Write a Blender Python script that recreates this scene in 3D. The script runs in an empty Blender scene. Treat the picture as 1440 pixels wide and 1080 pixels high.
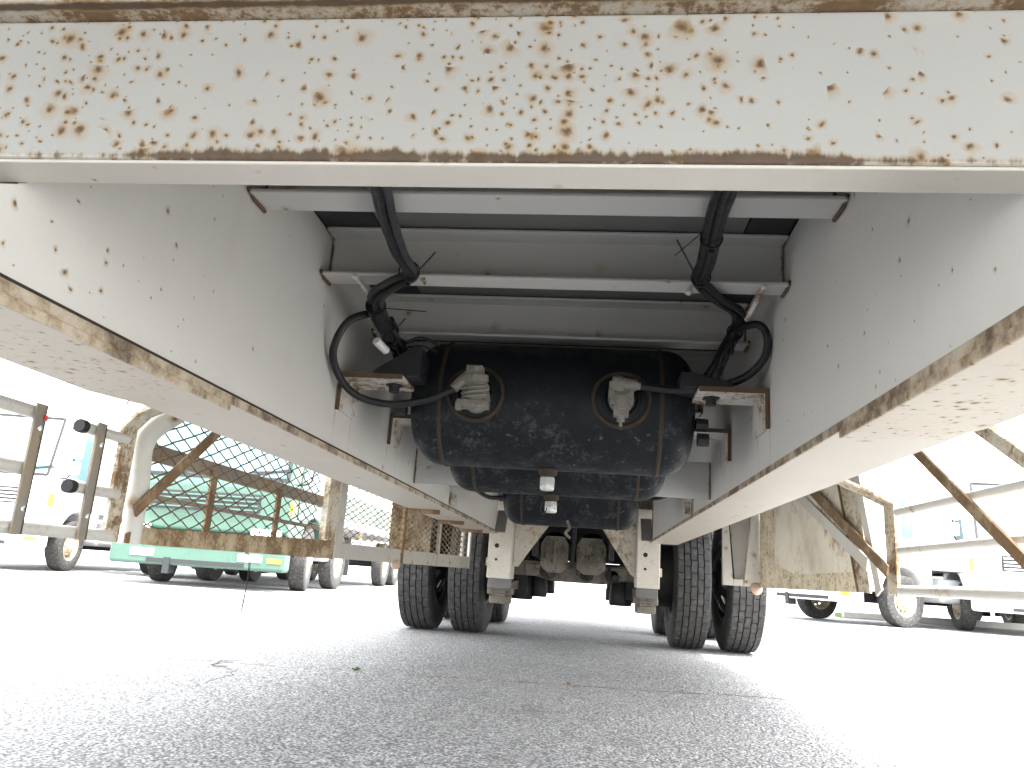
import bpy, bmesh, math, random
from mathutils import Vector, Matrix
random.seed(7)
R = math.radians
scene = bpy.context.scene
col = scene.collection

# ------------------------------------------------------------------ camera
cam_d = bpy.data.cameras.new('camera'); cam = bpy.data.objects.new('camera', cam_d); col.objects.link(cam)
cam_d.sensor_width = 36.0; cam_d.lens = 36.0 * 1081 / 1440
cam_d.clip_start = 0.05; cam_d.clip_end = 3000
_r = Vector((0.99311182, 0.09727809, 0.06531377)); _u = Vector((-0.03976372, -0.24453391, 0.96882507)); _b = Vector((0.11021688, -0.96474874, -0.23898138))
cam.matrix_world = Matrix(((_r.x, _u.x, _b.x, 0.0), (_r.y, _u.y, _b.y, 0.0), (_r.z, _u.z, _b.z, 0.435), (0, 0, 0, 1)))
scene.camera = cam

# ------------------------------------------------------------------ sky, sun, exposure
SUN = Vector((0.36, -0.25, 1.0)).normalized()
w = bpy.data.worlds.new('World'); scene.world = w; w.use_nodes = True
wn = w.node_tree.nodes; wl = w.node_tree.links
sky = wn.new('ShaderNodeTexSky'); sky.sky_type = 'NISHITA'; sky.sun_disc = False
sky.sun_elevation = math.asin(SUN.z); sky.sun_rotation = math.atan2(SUN.x, SUN.y)
sky.air_density = 1.0; sky.dust_density = 2.5; sky.ozone_density = 1.0
hs = wn.new('ShaderNodeHueSaturation'); hs.inputs['Saturation'].default_value = 0.12   # thin white haze over the whole sky
wl.new(sky.outputs[0], hs.inputs['Color']); wl.new(hs.outputs[0], wn['Background'].inputs[0]); wn['Background'].inputs[1].default_value = 0.15
sd = bpy.data.lights.new('sun', 'SUN'); sd.energy = 1.5; sd.angle = R(4.0); sd.color = (1.0, 0.945, 0.85)
so = bpy.data.objects.new('sun', sd); col.objects.link(so)
so.rotation_euler = (-SUN).to_track_quat('-Z', 'Y').to_euler()
vs = scene.view_settings; vs.view_transform = 'Standard'; vs.look = 'None'; vs.gamma = 1.0; vs.use_curve_mapping = False
vs.exposure = 3.72
scene.cycles.max_bounces = 10; scene.cycles.diffuse_bounces = 6; scene.cycles.glossy_bounces = 4
scene.cycles.transmission_bounces = 6; scene.cycles.sample_clamp_indirect = 8.0

# ------------------------------------------------------------------ node helpers
class NT:
    def __init__(s, name):
        s.m = bpy.data.materials.new(name); s.m.use_nodes = True
        s.n = s.m.node_tree.nodes; s.l = s.m.node_tree.links; s.bsdf = s.n['Principled BSDF']
        s.co = s.n.new('ShaderNodeTexCoord').outputs['Object']
    def setin(s, sock, v):
        if isinstance(v, bpy.types.NodeSocket): s.l.new(v, sock)
        elif isinstance(v, (tuple, list)) and len(v) == 3 and sock.type == 'RGBA': sock.default_value = (*v, 1)
        else: sock.default_value = v
    def math(s, op, a, b=None, c=None, clamp=False):
        n = s.n.new('ShaderNodeMath'); n.operation = op; n.use_clamp = clamp
        for i, v in enumerate((a, b, c)):
            if v is not None: s.setin(n.inputs[i], v)
        return n.outputs[0]
    def noise(s, scale, detail=3, rough=.55, co=None, dist=0.0):
        n = s.n.new('ShaderNodeTexNoise'); s.l.new(co or s.co, n.inputs['Vector'])
        n.inputs['Scale'].default_value = scale; n.inputs['Detail'].default_value = detail
        n.inputs['Roughness'].default_value = rough; n.inputs['Distortion'].default_value = dist
        return n.outputs['Fac']
    def voro(s, scale, co=None, feature='F1', rand=1.0):
        n = s.n.new('ShaderNodeTexVoronoi'); n.feature = feature; s.l.new(co or s.co, n.inputs['Vector'])
        n.inputs['Scale'].default_value = scale; n.inputs['Randomness'].default_value = rand
        return n.outputs['Distance'], (n.outputs['Color'] if feature == 'F1' else None)
    def mapr(s, v, a, b, c=0.0, d=1.0, smooth=True):
        n = s.n.new('ShaderNodeMapRange'); n.interpolation_type = 'SMOOTHSTEP' if smooth else 'LINEAR'
        s.setin(n.inputs[0], v); n.inputs[1].default_value = a; n.inputs[2].default_value = b
        s.setin(n.inputs[3], c); s.setin(n.inputs[4], d); return n.outputs[0]
    def mix(s, f, a, b, blend='MIX'):
        n = s.n.new('ShaderNodeMix'); n.data_type = 'RGBA'; n.blend_type = blend
        s.setin(n.inputs[0], f); s.setin(n.inputs[6], a); s.setin(n.inputs[7], b); return n.outputs[2]
    def sep(s, v):
        n = s.n.new('ShaderNodeSeparateXYZ'); s.l.new(v, n.inputs[0]); return n.outputs
    def comb(s, x, y, z):
        n = s.n.new('ShaderNodeCombineXYZ')
        for i, v in enumerate((x, y, z)): s.setin(n.inputs[i], v)
        return n.outputs[0]
    def scaled(s, sx, sy, sz):
        n = s.n.new('ShaderNodeVectorMath'); n.operation = 'MULTIPLY'; s.l.new(s.co, n.inputs[0]); n.inputs[1].default_value = (sx, sy, sz); return n.outputs[0]
    def warp(s, scale, amt, co=None):
        n = s.n.new('ShaderNodeTexNoise'); s.l.new(co or s.co, n.inputs['Vector']); n.inputs['Scale'].default_value = scale; n.inputs['Detail'].default_value = 3
        a = s.n.new('ShaderNodeVectorMath'); a.operation = 'MULTIPLY_ADD'
        s.l.new(n.outputs['Color'], a.inputs[0]); a.inputs[1].default_value = (amt,) * 3; s.l.new(co or s.co, a.inputs[2]); return a.outputs[0]
    def bump(s, h, strength=.3, dist=.002):
        n = s.n.new('ShaderNodeBump'); n.inputs['Strength'].default_value = strength; n.inputs['Distance'].default_value = dist
        s.l.new(h, n.inputs['Height']); s.l.new(n.outputs[0], s.bsdf.inputs['Normal'])
    def out(s, colr, rough=.5, metal=0.0, spec=None):
        s.setin(s.bsdf.inputs['Base Color'], colr); s.setin(s.bsdf.inputs['Roughness'], rough); s.setin(s.bsdf.inputs['Metallic'], metal)
        if spec is not None: s.bsdf.inputs['Specular IOR Level'].default_value = spec
        return s.m

def plain(name, c, rough=.5, metal=0.0, var=.12, scale=9.0, dirt=None, spec=None):
    t = NT(name); n = t.noise(scale, 4)
    lo = tuple(v * (1 - var) for v in c); hi = tuple(min(1, v * (1 + var)) for v in c)
    cc = t.mix(n, lo, hi)
    if dirt: cc = t.mix(t.mapr(t.noise(scale * .45, 5, .65), .5, .72, 0, dirt[1]), cc, dirt[0])
    return t.out(cc, t.mapr(n, .3, .7, max(.02, rough - .08), rough + .08), metal, spec if spec is not None else (.25 if max(c) < .06 else None))

RUST_D = (.055, .030, .015); RUST_M = (.165, .085, .032); RUST_Y = (.34, .245, .115)
def painted(name, base=(.62, .615, .59), rough=.42, spots=(), bands=(), patch=None, dust=0.0, streak=0.0, plane=None, near=None, fringe=0.0, xfade=None, runs=(), wave=0.0):
    """old paint: spots = (cell scale, keep fraction, radius, cluster scale); bands = (axis, position, half width); patch = (scale, low, high)"""
    t = NT(name)
    c = t.mix(t.noise(5, 4, .6), tuple(v * .93 for v in base), tuple(v * 1.05 for v in base))
    fine = t.noise(160, 3, .7)
    c = t.mix(t.mapr(fine, .58, .75, 0, .16), c, (.3, .25, .19))
    if dust:
        c = t.mix(t.mapr(t.noise(2.2, 6, .7), .42, .7, 0, dust), c, (.38, .31, .22))
    if streak:
        sn = t.noise(1.0, 4, .6, t.scaled(22, 22, 1.6))
        c = t.mix(t.mapr(sn, .55, .8, 0, streak), c, (.33, .25, .16))
    if runs:
        xyz = t.sep(t.co)
        for yc in runs:
            wob = t.math('MULTIPLY_ADD', t.noise(14, 3, .6), .012, -.006)
            dd = t.math('ABSOLUTE', t.math('SUBTRACT', t.math('ADD', xyz[1], wob), yc))
            mk = t.math('MULTIPLY', t.mapr(dd, .0006, .006, 1, 0), t.math('MULTIPLY', t.mapr(xyz[2], .683, .77, .25, 1), t.math('LESS_THAN', xyz[2], .770)))
            c = t.mix(t.math('MULTIPLY', mk, t.mapr(t.noise(40, 4, .7), .35, .6, .1, .6)), c, (.16, .10, .055))
    rmask = None
    for (sc, keep, rad, cl) in spots:
        wc = t.warp(70, .010); X_ = t.sep(wc)
        if plane:
            vn = t.n.new('ShaderNodeTexVoronoi'); vn.voronoi_dimensions = '2D'; vn.inputs['Scale'].default_value = sc
            t.l.new(t.comb(X_['XYZ'.index(plane[0])], X_['XYZ'.index(plane[1])], 0.0), vn.inputs['Vector']); d, rc = vn.outputs['Distance'], vn.outputs['Color']
        else: d, rc = t.voro(sc, wc)
        rnd = t.sep(rc)
        dens = t.mapr(t.noise(cl, 2, .5), .30, .58, keep * .03, keep)
        if near: dens = t.math('MULTIPLY', dens, t.mapr(t.sep(t.co)[1], near[0], near[1], 1.0, near[2]))
        if xfade: dens = t.math('MULTIPLY', dens, t.mapr(t.sep(t.co)[0], xfade[0], xfade[1], 1.0, xfade[2]))
        on = t.math('LESS_THAN', rnd[0], dens)
        size = t.math('MULTIPLY_ADD', t.math('POWER', rnd[1], 2.2), rad * .85, rad * .25)
        q = t.math('DIVIDE', d, size)
        jag = t.math('MULTIPLY_ADD', t.noise(260, 3, .7), .6, -.30)
        q = t.math('ADD', q, jag)
        halo = t.math('MULTIPLY', t.mapr(q, .5, 2.6, 1, 0), on); core = t.math('MULTIPLY', t.mapr(q, .10, 1.15, 1, 0), on)
        c = t.mix(t.math('MULTIPLY', halo, .55), c, RUST_Y); c = t.mix(core, c, t.mix(t.noise(90, 3), RUST_D, RUST_M))
        rmask = core if rmask is None else t.math('MAXIMUM', rmask, core)
    if patch:
        pn = t.math('MULTIPLY_ADD', t.noise(patch[0] * 9, 5, .75), .45, t.math('MULTIPLY', t.noise(patch[0], 4, .6), .65))
        pm = t.mapr(pn, patch[1], patch[2]); py = t.mapr(pn, patch[1] - .07, patch[1] + .05, 0, .55)
        c = t.mix(py, c, RUST_Y); c = t.mix(t.math('MULTIPLY', pm, .93), c, t.mix(t.noise(60, 4, .7), RUST_D, (.22, .125, .055)))
        rmask = pm if rmask is None else t.math('MAXIMUM', rmask, pm)
    if bands:
        xyz = t.sep(t.co)
        bn = t.math('MULTIPLY_ADD', t.noise(26, 5, .7), 2.0, t.math('MULTIPLY', t.noise(4.5, 3), 1.3))
        if fringe: bn = t.math('MULTIPLY_ADD', t.math('SUBTRACT', t.noise(1.0, 3, .6, t.scaled(85, 85, 12)), .5), fringe, bn)
        for (ax, pos, hw) in bands:
            d = t.math('DIVIDE', t.math('ABSOLUTE', t.math('SUBTRACT', xyz[ax], pos)), hw)
            if xfade: d = t.math('ADD', d, t.math('ADD', t.mapr(xyz[0], -.50, -.34, .9, 0), t.mapr(xyz[0], .10, .30, 0, .9)))
            v = t.math('SUBTRACT', bn, d)
            bm_ = t.mapr(v, .55, 1.25); hy = t.mapr(v, .15, .9, 0, .5)
            c = t.mix(hy, c, RUST_Y); c = t.mix(t.math('MULTIPLY', bm_, .9), c, t.mix(t.noise(70, 4, .7), (.026, .015, .010), (.105, .064, .038)))
            rmask = bm_ if rmask is None else t.math('MAXIMUM', rmask, bm_)
    if rmask is not None:
        rg = t.math('MULTIPLY_ADD', rmask, .85 - rough, rough)
        hh = t.math('MULTIPLY_ADD', rmask, .6, t.math('MULTIPLY', fine, .35))
        if wave: hh = t.math('MULTIPLY_ADD', t.noise(2.6, 2, .4), wave, hh)
        t.bump(hh, .35, .002)
    else:
        rg = t.mapr(t.noise(12, 3), .3, .7, rough - .06, rough + .08); t.bump(fine, .08, .001)
    return t.out(c, rg)

# ------------------------------------------------------------------ mesh builder
class MB:
    def __init__(s): s.v = []; s.f = []
    def add(s, vs, fs):
        o = len(s.v); s.v += [tuple(p) for p in vs]; s.f += [tuple(i + o for i in f) for f in fs]; return s
    def box(s, x0, x1, y0, y1, z0, z1):
        return s.add([(x, y, z) for z in (z0, z1) for y in (y0, y1) for x in (x0, x1)],
                     [(0, 2, 3, 1), (4, 5, 7, 6), (0, 1, 5, 4), (2, 6, 7, 3), (0, 4, 6, 2), (1, 3, 7, 5)])
    def prism(s, poly, axis, a, b):
        # poly: 2D outline; axis 0: (y,z) along x, 1: (x,z) along y, 2: (x,y) along z
        def P(p, t): return (t, p[0], p[1]) if axis == 0 else (p[0], t, p[1]) if axis == 1 else (p[0], p[1], t)
        n = len(poly); vs = [P(p, a) for p in poly] + [P(p, b) for p in poly]
        fs = [tuple(range(n)), tuple(range(2 * n - 1, n - 1, -1))] + [(i, i + n, (i + 1) % n + n, (i + 1) % n) for i in range(n)]
        return s.add(vs, fs)
    def bar(s, p, q, wdt, thk, up=(0, 0, 1)):
        # rectangular bar from p to q; thk measured along 'up' as far as possible
        p = Vector(p); q = Vector(q); d = (q - p).normalized(); up = Vector(up)
        sx = d.cross(up); sx = (sx.normalized() if sx.length > 1e-4 else Vector((1, 0, 0))); uz = sx.cross(d)
        vs = []
        for c in (p, q):
            for a, b in ((-1, -1), (1, -1), (1, 1), (-1, 1)): vs.append(c + sx * wdt * .5 * a + uz * thk * .5 * b)
        return s.add(vs, [(3, 2, 1, 0), (4, 5, 6, 7)] + [(i, (i + 1) % 4, (i + 1) % 4 + 4, i + 4) for i in range(4)])
    def cyl(s, p, q, r0, r1=None, n=16, caps=True):
        r1 = r0 if r1 is None else r1
        return s.tube([p, q], [r0, r1], n, caps)
    def tube(s, pts, r, n=8, caps=True):
        pts = [Vector(p) for p in pts]; m = len(pts); rs = r if isinstance(r, (list, tuple)) else [r] * m
        tan = [(pts[min(i + 1, m - 1)] - pts[max(i - 1, 0)]).normalized() for i in range(m)]
        ref = Vector((0, 0, 1)) if abs(tan[0].z) < .9 else Vector((1, 0, 0))
        u = tan[0].cross(ref).normalized(); vs = []
        for i in range(m):
            u = (u - tan[i] * u.dot(tan[i])).normalized(); v = tan[i].cross(u)
            for k in range(n):
                a = 2 * math.pi * k / n; vs.append(pts[i] + (u * math.cos(a) + v * math.sin(a)) * rs[i])
        fs = [(i * n + k, i * n + (k + 1) % n, (i + 1) * n + (k + 1) % n, (i + 1) * n + k) for i in range(m - 1) for k in range(n)]
        if caps: fs += [tuple(range(n - 1, -1, -1)), tuple(range((m - 1) * n, m * n))]
        return s.add(vs, fs)
    def lathe(s, prof, axis_o, axis_d, n=32, a0=0.0, closed=False):
        # prof: (distance along axis, radius)
        o = Vector(axis_o); d = Vector(axis_d).normalized()
        ref = Vector((0, 0, 1)) if abs(d.z) < .9 else Vector((1, 0, 0)); u = d.cross(ref).normalized(); v = d.cross(u)
        m = len(prof); vs = []
        for (t, r) in prof:
            for k in range(n):
                a = a0 + 2 * math.pi * k / n; vs.append(o + d * t + (u * math.cos(a) + v * math.sin(a)) * r)
        rng = range(m) if closed else range(m - 1)
        fs = [(i * n + k, ((i + 1) % m) * n + k, ((i + 1) % m) * n + (k + 1) % n, i * n + (k + 1) % n) for i in rng for k in range(n)]
        return s.add(vs, fs)
    def sphere(s, c, rx, ry, rz, n=14, m=8):
        vs = []; fs = []
        for i in range(m + 1):
            th = math.pi * i / m
            for k in range(n):
                a = 2 * math.pi * k / n; vs.append((c[0] + rx * math.sin(th) * math.cos(a), c[1] + ry * math.sin(th) * math.sin(a), c[2] + rz * math.cos(th)))
        for i in range(m):
            for k in range(n): fs.append((i * n + k, (i + 1) * n + k, (i + 1) * n + (k + 1) % n, i * n + (k + 1) % n))
        return s.add(vs, fs)
    def mesh(s, name, smooth=None, fix=True):
        me = bpy.data.meshes.new(name); me.from_pydata(s.v, [], s.f); me.validate()
        if fix:
            bm = bmesh.new(); bm.from_mesh(me); bmesh.ops.remove_doubles(bm, verts=bm.verts, dist=1e-6); bmesh.ops.recalc_face_normals(bm, faces=bm.faces); bm.to_mesh(me); bm.free()
        if smooth:
            me.polygons.foreach_set('use_smooth', [True] * len(me.polygons)); me.set_sharp_from_angle(angle=R(smooth))
        return me
    def build(s, name, mat, parent=None, smooth=None, bevel=0.0, segs=2, **kw):
        return link(name, s.mesh(name, smooth), mat, parent, bevel, segs, **kw)

def link(name, me, mat, parent=None, bevel=0.0, segs=2, label=None, cat=None, group=None, kind=None):
    if mat is not None and not me.materials: me.materials.append(mat)
    o = bpy.data.objects.new(name, me); col.objects.link(o); o.parent = parent
    if bevel:
        b = o.modifiers.new('bevel', 'BEVEL'); b.width = bevel; b.segments = segs; b.limit_method = 'ANGLE'; b.angle_limit = R(40); b.harden_normals = False
    tag(o, label, cat, group, kind); return o
def tag(o, label=None, cat=None, group=None, kind=None):
    for k, v in (('label', label), ('category', cat), ('group', group), ('kind', kind)):
        if v: o[k] = v
    return o
def empty(name, loc=(0, 0, 0), rz=0.0, label=None, cat=None, group=None):
    o = bpy.data.objects.new(name, None); col.objects.link(o); o.location = loc; o.rotation_euler = (0, 0, rz); o.empty_display_size = .2
    return tag(o, label, cat, group)
def curve_pts(ctrl, n=8):
    P = [Vector(p) for p in ctrl]; P = [P[0] * 2 - P[1]] + P + [P[-1] * 2 - P[-2]]; out = []
    for i in range(1, len(P) - 2):
        a, b, c, d = P[i - 1:i + 3]
        for k in range(n):
            t = k / n; out.append(.5 * ((2 * b) + (c - a) * t + (2 * a - 5 * b + 4 * c - d) * t * t + (3 * b - a - 3 * c + d) * t ** 3))
    out.append(P[-2]); return out

# ------------------------------------------------------------------ materials
def asphalt():
    t = NT('asphalt'); x, y, z = t.sep(t.co)
    d1, c1 = t.voro(120); d2, c2 = t.voro(62, t.warp(40, .006)); g = t.sep(c1)[0]; g2 = t.sep(c2)[1]
    c = t.mix(g, (.21, .21, .21), (.46, .46, .455)); c = t.mix(t.mapr(g2, .72, .9, 0, .55), c, (.60, .60, .59))
    c = t.mix(t.mapr(d1, .38, .66, 0, .85), c, (.075, .075, .077))
    big = t.noise(.55, 5, .6); c = t.mix(t.mapr(big, .35, .7, 0, .35), c, (.30, .295, .285))
    mid = t.noise(3.3, 5, .65); c = t.mix(t.mapr(mid, .5, .75, 0, .35), c, (.15, .15, .152))
    st_ = t.mapr(t.noise(1.7, 4, .6, t.warp(3, .3)), .60, .74, 0, .40); c = t.mix(st_, c, (.085, .08, .075))
    lg = t.mapr(t.noise(7, 5, .7), .55, .75, 0, .3); c = t.mix(lg, c, (.40, .385, .36))
    od, oc = t.voro(2.6, t.warp(9, .05)); orn = t.sep(oc)
    oq = t.math('DIVIDE', od, t.math('MULTIPLY_ADD', t.math('POWER', orn[1], 3.0), .16, .02))
    om = t.math('MULTIPLY', t.mapr(t.math('ADD', oq, t.math('MULTIPLY_ADD', t.noise(45, 4, .7), .8, -.4)), .5, 1.3, 1, 0), t.math('LESS_THAN', orn[0], .35))
    c = t.mix(t.math('MULTIPLY', om, .55), c, (.07, .066, .062))
    # hairline cracks
    de, _ = t.voro(.62, t.warp(2.6, .42), 'DISTANCE_TO_EDGE'); gate = t.mapr(t.noise(.8, 2), .54, .64)
    cr = t.math('MULTIPLY', t.mapr(de, .0, .0042, 1, 0), gate)
    # the open joint that crosses the lane, with grit in it
    jn = t.math('ADD', t.math('MULTIPLY_ADD', t.noise(2.4, 5, .6, t.comb(x, 0.0, 0.0)), .24, -.12), t.math('MULTIPLY_ADD', t.noise(30, 3, .7), .03, -.015))
    jd = t.math('ABSOLUTE', t.math('SUBTRACT', t.math('SUBTRACT', y, t.math('MULTIPLY_ADD', x, .12, 3.43)), jn))
    jx = t.math('MULTIPLY', t.mapr(x, -3.4, -2.2), t.mapr(x, 1.2, 2.0, 1, 0))
    jm = t.math('MULTIPLY', t.mapr(jd, .001, .010, 1, 0), t.math('MULTIPLY', jx, t.mapr(t.noise(5, 4), .4, .55))); jdirt = t.math('MULTIPLY', t.math('MULTIPLY', t.mapr(jd, .0, .07, 1, 0), t.mapr(t.noise(9, 5, .7), .45, .65)), jx)
    c = t.mix(t.math('MULTIPLY', jdirt, .65), c, (.16, .12, .085)); c = t.mix(t.math('MULTIPLY', t.math('MAXIMUM', cr, jm), .85), c, (.03, .028, .026))
    h = t.math('SUBTRACT', t.math('MULTIPLY', t.math('SUBTRACT', 1.0, d2), .7), t.math('MULTIPLY', d1, .55))
    h = t.math('SUBTRACT', h, t.math('MULTIPLY', t.math('MAXIMUM', cr, jm), 2.0))
    t.bump(h, 1.0, .009)
    return t.out(c, t.mapr(g, 0, 1, .62, .92), spec=.35)
def tank_paint():
    t = NT('tank_black'); x, y, z = t.sep(t.co)
    c = t.mix(t.noise(6, 4), (.0035, .0048, .0068), (.009, .0115, .0150))
    low = t.mapr(z, .92, .72, .03, 1.0)  # grey mottles fade upward, painting the shaded top of the tank into its colour
    m = t.mapr(t.math('MULTIPLY_ADD', t.noise(95, 4, .75), .5, t.math('MULTIPLY', t.noise(17, 4, .65), .5)), .50, .66, 0, .55)
    c = t.mix(t.math('MULTIPLY', m, low), c, (.085, .087, .09))
    m2 = t.mapr(t.noise(55, 3, .6, t.warp(30, .02)), .64, .74, 0, .35); c = t.mix(t.math('MULTIPLY', m2, low), c, (.20, .20, .20))
    c = t.mix(t.mapr(t.noise(9, 5, .7), .60, .76, 0, .3), c, (.05, .034, .023))
    t.bump(t.noise(120, 3), .15, .001)
    return t.out(c, t.mapr(t.noise(20, 4), .3, .7, .45, .7), spec=.22)
def tyre_rubber(name='tyre_rubber', dust=.5):
    t = NT(name); c = t.mix(t.noise(14, 5, .65), (.022, .022, .023), (.04, .039, .038))
    c = t.mix(t.mapr(t.noise(30, 6, .75), .46, .72, 0, dust), c, (.125, .118, .108)); t.bump(t.noise(220, 3), .2, .001)
    return t.out(c, .8, spec=.3)
def grimy_cast():
    t = NT('grimy_casting'); c = t.mix(t.noise(9, 5, .65), (.07, .062, .05), (.24, .218, .175))
    c = t.mix(t.mapr(t.noise(26, 5, .7), .52, .66, 0, .85), c, (.045, .036, .028)); t.bump(t.noise(60, 4), .4, .004); return t.out(c, .85)

M = {}
M['asphalt'] = asphalt()
GREY = (.60, .60, .585)
M['crossbeam'] = painted('crossbeam_paint', (.385, .388, .375), .4, spots=((46, .85, .28, 6.5), (85, .65, .32, 6.5), (30, .22, .24, 8.0)), bands=((2, .7935, .0075),), dust=.08, streak=.10, plane='XZ', fringe=2.4, xfade=(.0, .34, .35))
M['crossbeam_under'] = painted('crossbeam_soffit_paint', (.55, .525, .48), .45, spots=((50, .3, .25, 4.0),), dust=.14)
M['lip_rust'] = painted('lip_rusty_paint', (.40, .385, .355), .5, patch=(14, .50, .60), bands=((1, .592, .006),), dust=.4)
M['web'] = painted('web_paint', (.55, .54, .51), .36, spots=((34, .17, .20, 2.2), (60, .12, .22, 2.5)), dust=.05, streak=.10, plane='YZ', near=(.72, 1.10, .05), runs=(1.645, 1.762, 2.105, 2.218), wave=9.0)
M['web_clean'] = painted('web_clean_paint', (.62, .61, .585), .36, spots=((60, .05, .22, 2.5),), dust=.05, streak=.10, plane='YZ', near=(.8, 1.6, .5), runs=(1.645, 1.762, 2.105, 2.218), wave=9.0)
M['flange'] = painted('flange_paint', (.45, .405, .345), .45, spots=((34, .10, .3, 2.0),), bands=((0, -.5692, .0045), (0, .3463, .0045)), dust=.35)
M['plate'] = painted('doubler_plate_paint', (.45, .395, .33), .45, spots=((60, .5, .35, 2.5), (95, .6, .35, 3.0)), bands=((0, -.562, .006), (0, .341, .006)), dust=.45)
M['member'] = painted('cross_member_paint', (.47, .465, .45), .4, spots=((30, .10, .3, 3.0),), bands=((0, -.583, .007), (0, .366, .007)), dust=.1)
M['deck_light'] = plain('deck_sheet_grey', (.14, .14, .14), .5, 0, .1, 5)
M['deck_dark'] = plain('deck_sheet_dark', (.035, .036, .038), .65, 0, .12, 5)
M['bracket'] = painted('bracket_paint', (.55, .545, .525), .45, patch=(16, .56, .66), dust=.2)
M['bracket_edge'] = plain('rusty_edge', (.095, .058, .034), .85, 0, .4, 40)
M['guard_rust'] = painted('guard_rusty_paint', (.56, .53, .46), .6, spots=((70, .6, .4, 6.0),), patch=(8, .545, .66), dust=.6)
M['guard_rust_heavy'] = painted('guard_heavy_rust', (.40, .34, .24), .75, patch=(9, .47, .62), dust=.9)
M['guard_paint'] = painted('guard_grey_paint', (.36, .35, .32), .5, spots=((30, .3, .4, 3.0),), dust=.3, streak=.35)
M['guard_white'] = painted('guard_white_paint', (.50, .49, .45), .45, spots=((26, .3, .4, 3.0),), dust=.25)
M['brown_bar'] = painted('brown_flat_bar', (.20, .15, .11), .75, patch=(10, .42, .56), dust=.8)
M['post_brown'] = painted('brown_grey_post', (.20, .18, .155), .7, patch=(9, .60, .74), dust=.4)
M['rail_tube'] = painted('galvanised_tube', (.50, .49, .46), .4, patch=(7, .66, .74), dust=.2)
M['mesh_wire'] = plain('rusty_mesh', (.12, .085, .06), .8, 0, .5, 30)
M['tank'] = tank_paint()
M['tank_foot'] = plain('tank_foot_black', (.018, .019, .022), .55)
M['weld'] = plain('rusty_weld', (.040, .030, .022), .8, 0, .5, 60)
t = NT('dull_cast_alloy'); _c = t.mix(t.noise(35, 5, .7), (.10, .093, .08), (.30, .285, .25))
_c = t.mix(t.mapr(t.noise(90, 4, .75), .55, .70, 0, .7), _c, (.055, .045, .035)); t.bump(t.noise(190, 4, .7), .6, .002); M['cast_alu'] = t.out(_c, .72, .15)
M['clear_cap'] = plain('clear_plastic', (.52, .53, .52), .25, .3, .2, 50)
M['hose'] = plain('black_hose', (.016, .016, .018), .42, 0, .3, 60)
M['conduit'] = plain('grey_black_conduit', (.035, .036, .038), .5, 0, .5, 25, ((.10, .09, .08), .4))
M['tie'] = plain('black_cable_tie', (.012, .012, .013), .5)
M['white_tag'] = plain('white_tape', (.75, .75, .72), .5)
M['tyre'] = tyre_rubber(); M['tyre_old'] = tyre_rubber('weathered_tyre_rubber', .85)
M['rim_black'] = plain('black_wheel_steel', (.02, .02, .021), .55, 0, .3, 20, ((.1, .085, .07), .4))
M['rim_white'] = plain('cream_wheel_paint', (.42, .36, .27), .5, 0, .15, 15, ((.25, .15, .08), .6))
M['hanger'] = painted('hanger_paint', (.60, .565, .50), .55, spots=((90, .5, .32, 6.0),), patch=(9, .68, .78), dust=.4)
M['gusset'] = painted('gusset_paint', (.56, .53, .47), .55, spots=((80, .5, .34, 6.0),), patch=(4.5, .56, .68), dust=.4)
M['cast'] = grimy_cast()
M['black_part'] = plain('grimy_black', (.02, .02, .021), .5, 0, .4, 12, ((.09, .08, .07), .45))
M['steel_grey'] = plain('grey_steel', (.20, .195, .19), .55, .2, .25, 14)
M['amber'] = plain('amber_lens', (.75, .30, .03), .25); M['red'] = plain('red_lens', (.62, .03, .03), .3)
M['tan_lens'] = plain('faded_reflector', (.34, .23, .17), .35, 0, .15, 20)
M['truck_white'] = plain('white_truck_paint', (.74, .75, .75), .3, 0, .04, 3); M['truck_green'] = plain('mint_green_truck_paint', (.042, .092, .068), .32, 0, .08, 3)
M['truck_dgreen'] = plain('sea_green_truck_paint', (.045, .23, .17), .35, 0, .1, 3)
M['truck_grey'] = plain('grey_truck_panel', (.40, .41, .42), .5, 0, .1, 5); M['chassis'] = plain('dark_chassis', (.03, .03, .032), .7, 0, .3, 6)
M['chrome'] = plain('lamp_chrome', (.75, .76, .78), .15, .8, .05, 5); M['trim'] = plain('black_trim', (.025, .026, .028), .5)
t = NT('truck_glass'); M['glass'] = t.out(t.mix(t.noise(1.5, 2), (.06, .12, .135), (.11, .18, .19)), .06)
t = NT('lamp_glass'); M['lamp'] = t.out(t.mix(t.noise(30, 2), (.55, .58, .6), (.8, .82, .83)), .1, .3)
M['line_paint'] = plain('worn_line_paint', (.62, .62, .6), .7, 0, .15, 20, ((.2, .2, .2), .7))
M['concrete'] = plain('kerb_concrete', (.34, .33, .31), .85, 0, .2, 6); M['leaf'] = plain('weed_leaf', (.075, .16, .03), .6, 0, .4, 60)
M['dry_leaf'] = plain('dry_leaf', (.28, .15, .05), .7, 0, .3, 60); M['grass'] = plain('verge_grass', (.08, .14, .035), .7, 0, .4, 8)

# ================================================================== SETTING
g = MB(); NX = 40
g.add([(-500, -300, 0), (500, -300, 0), (500, 900, 0), (-500, 900, 0)], [(0, 1, 2, 3)])
g.build('ground', M['asphalt'], kind='structure')
ln = MB(); ln.add([(3.18, 5.2, .004), (3.30, 5.2, .004), (3.58, 9.6, .004), (3.46, 9.6, .004)], [(0, 1, 2, 3)])
ln.build('parking_line', M['line_paint'], kind='structure')
kb = MB(); kb.box(5.2, 40, 17.0, 17.16, 0, .13); kb.build('kerb', M['concrete'], bevel=.015, kind='structure')
vg = MB(); vg.box(5.2, 40, 17.16, 17.6, 0, .09); vg.build('verge', M['grass'], kind='structure')

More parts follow.
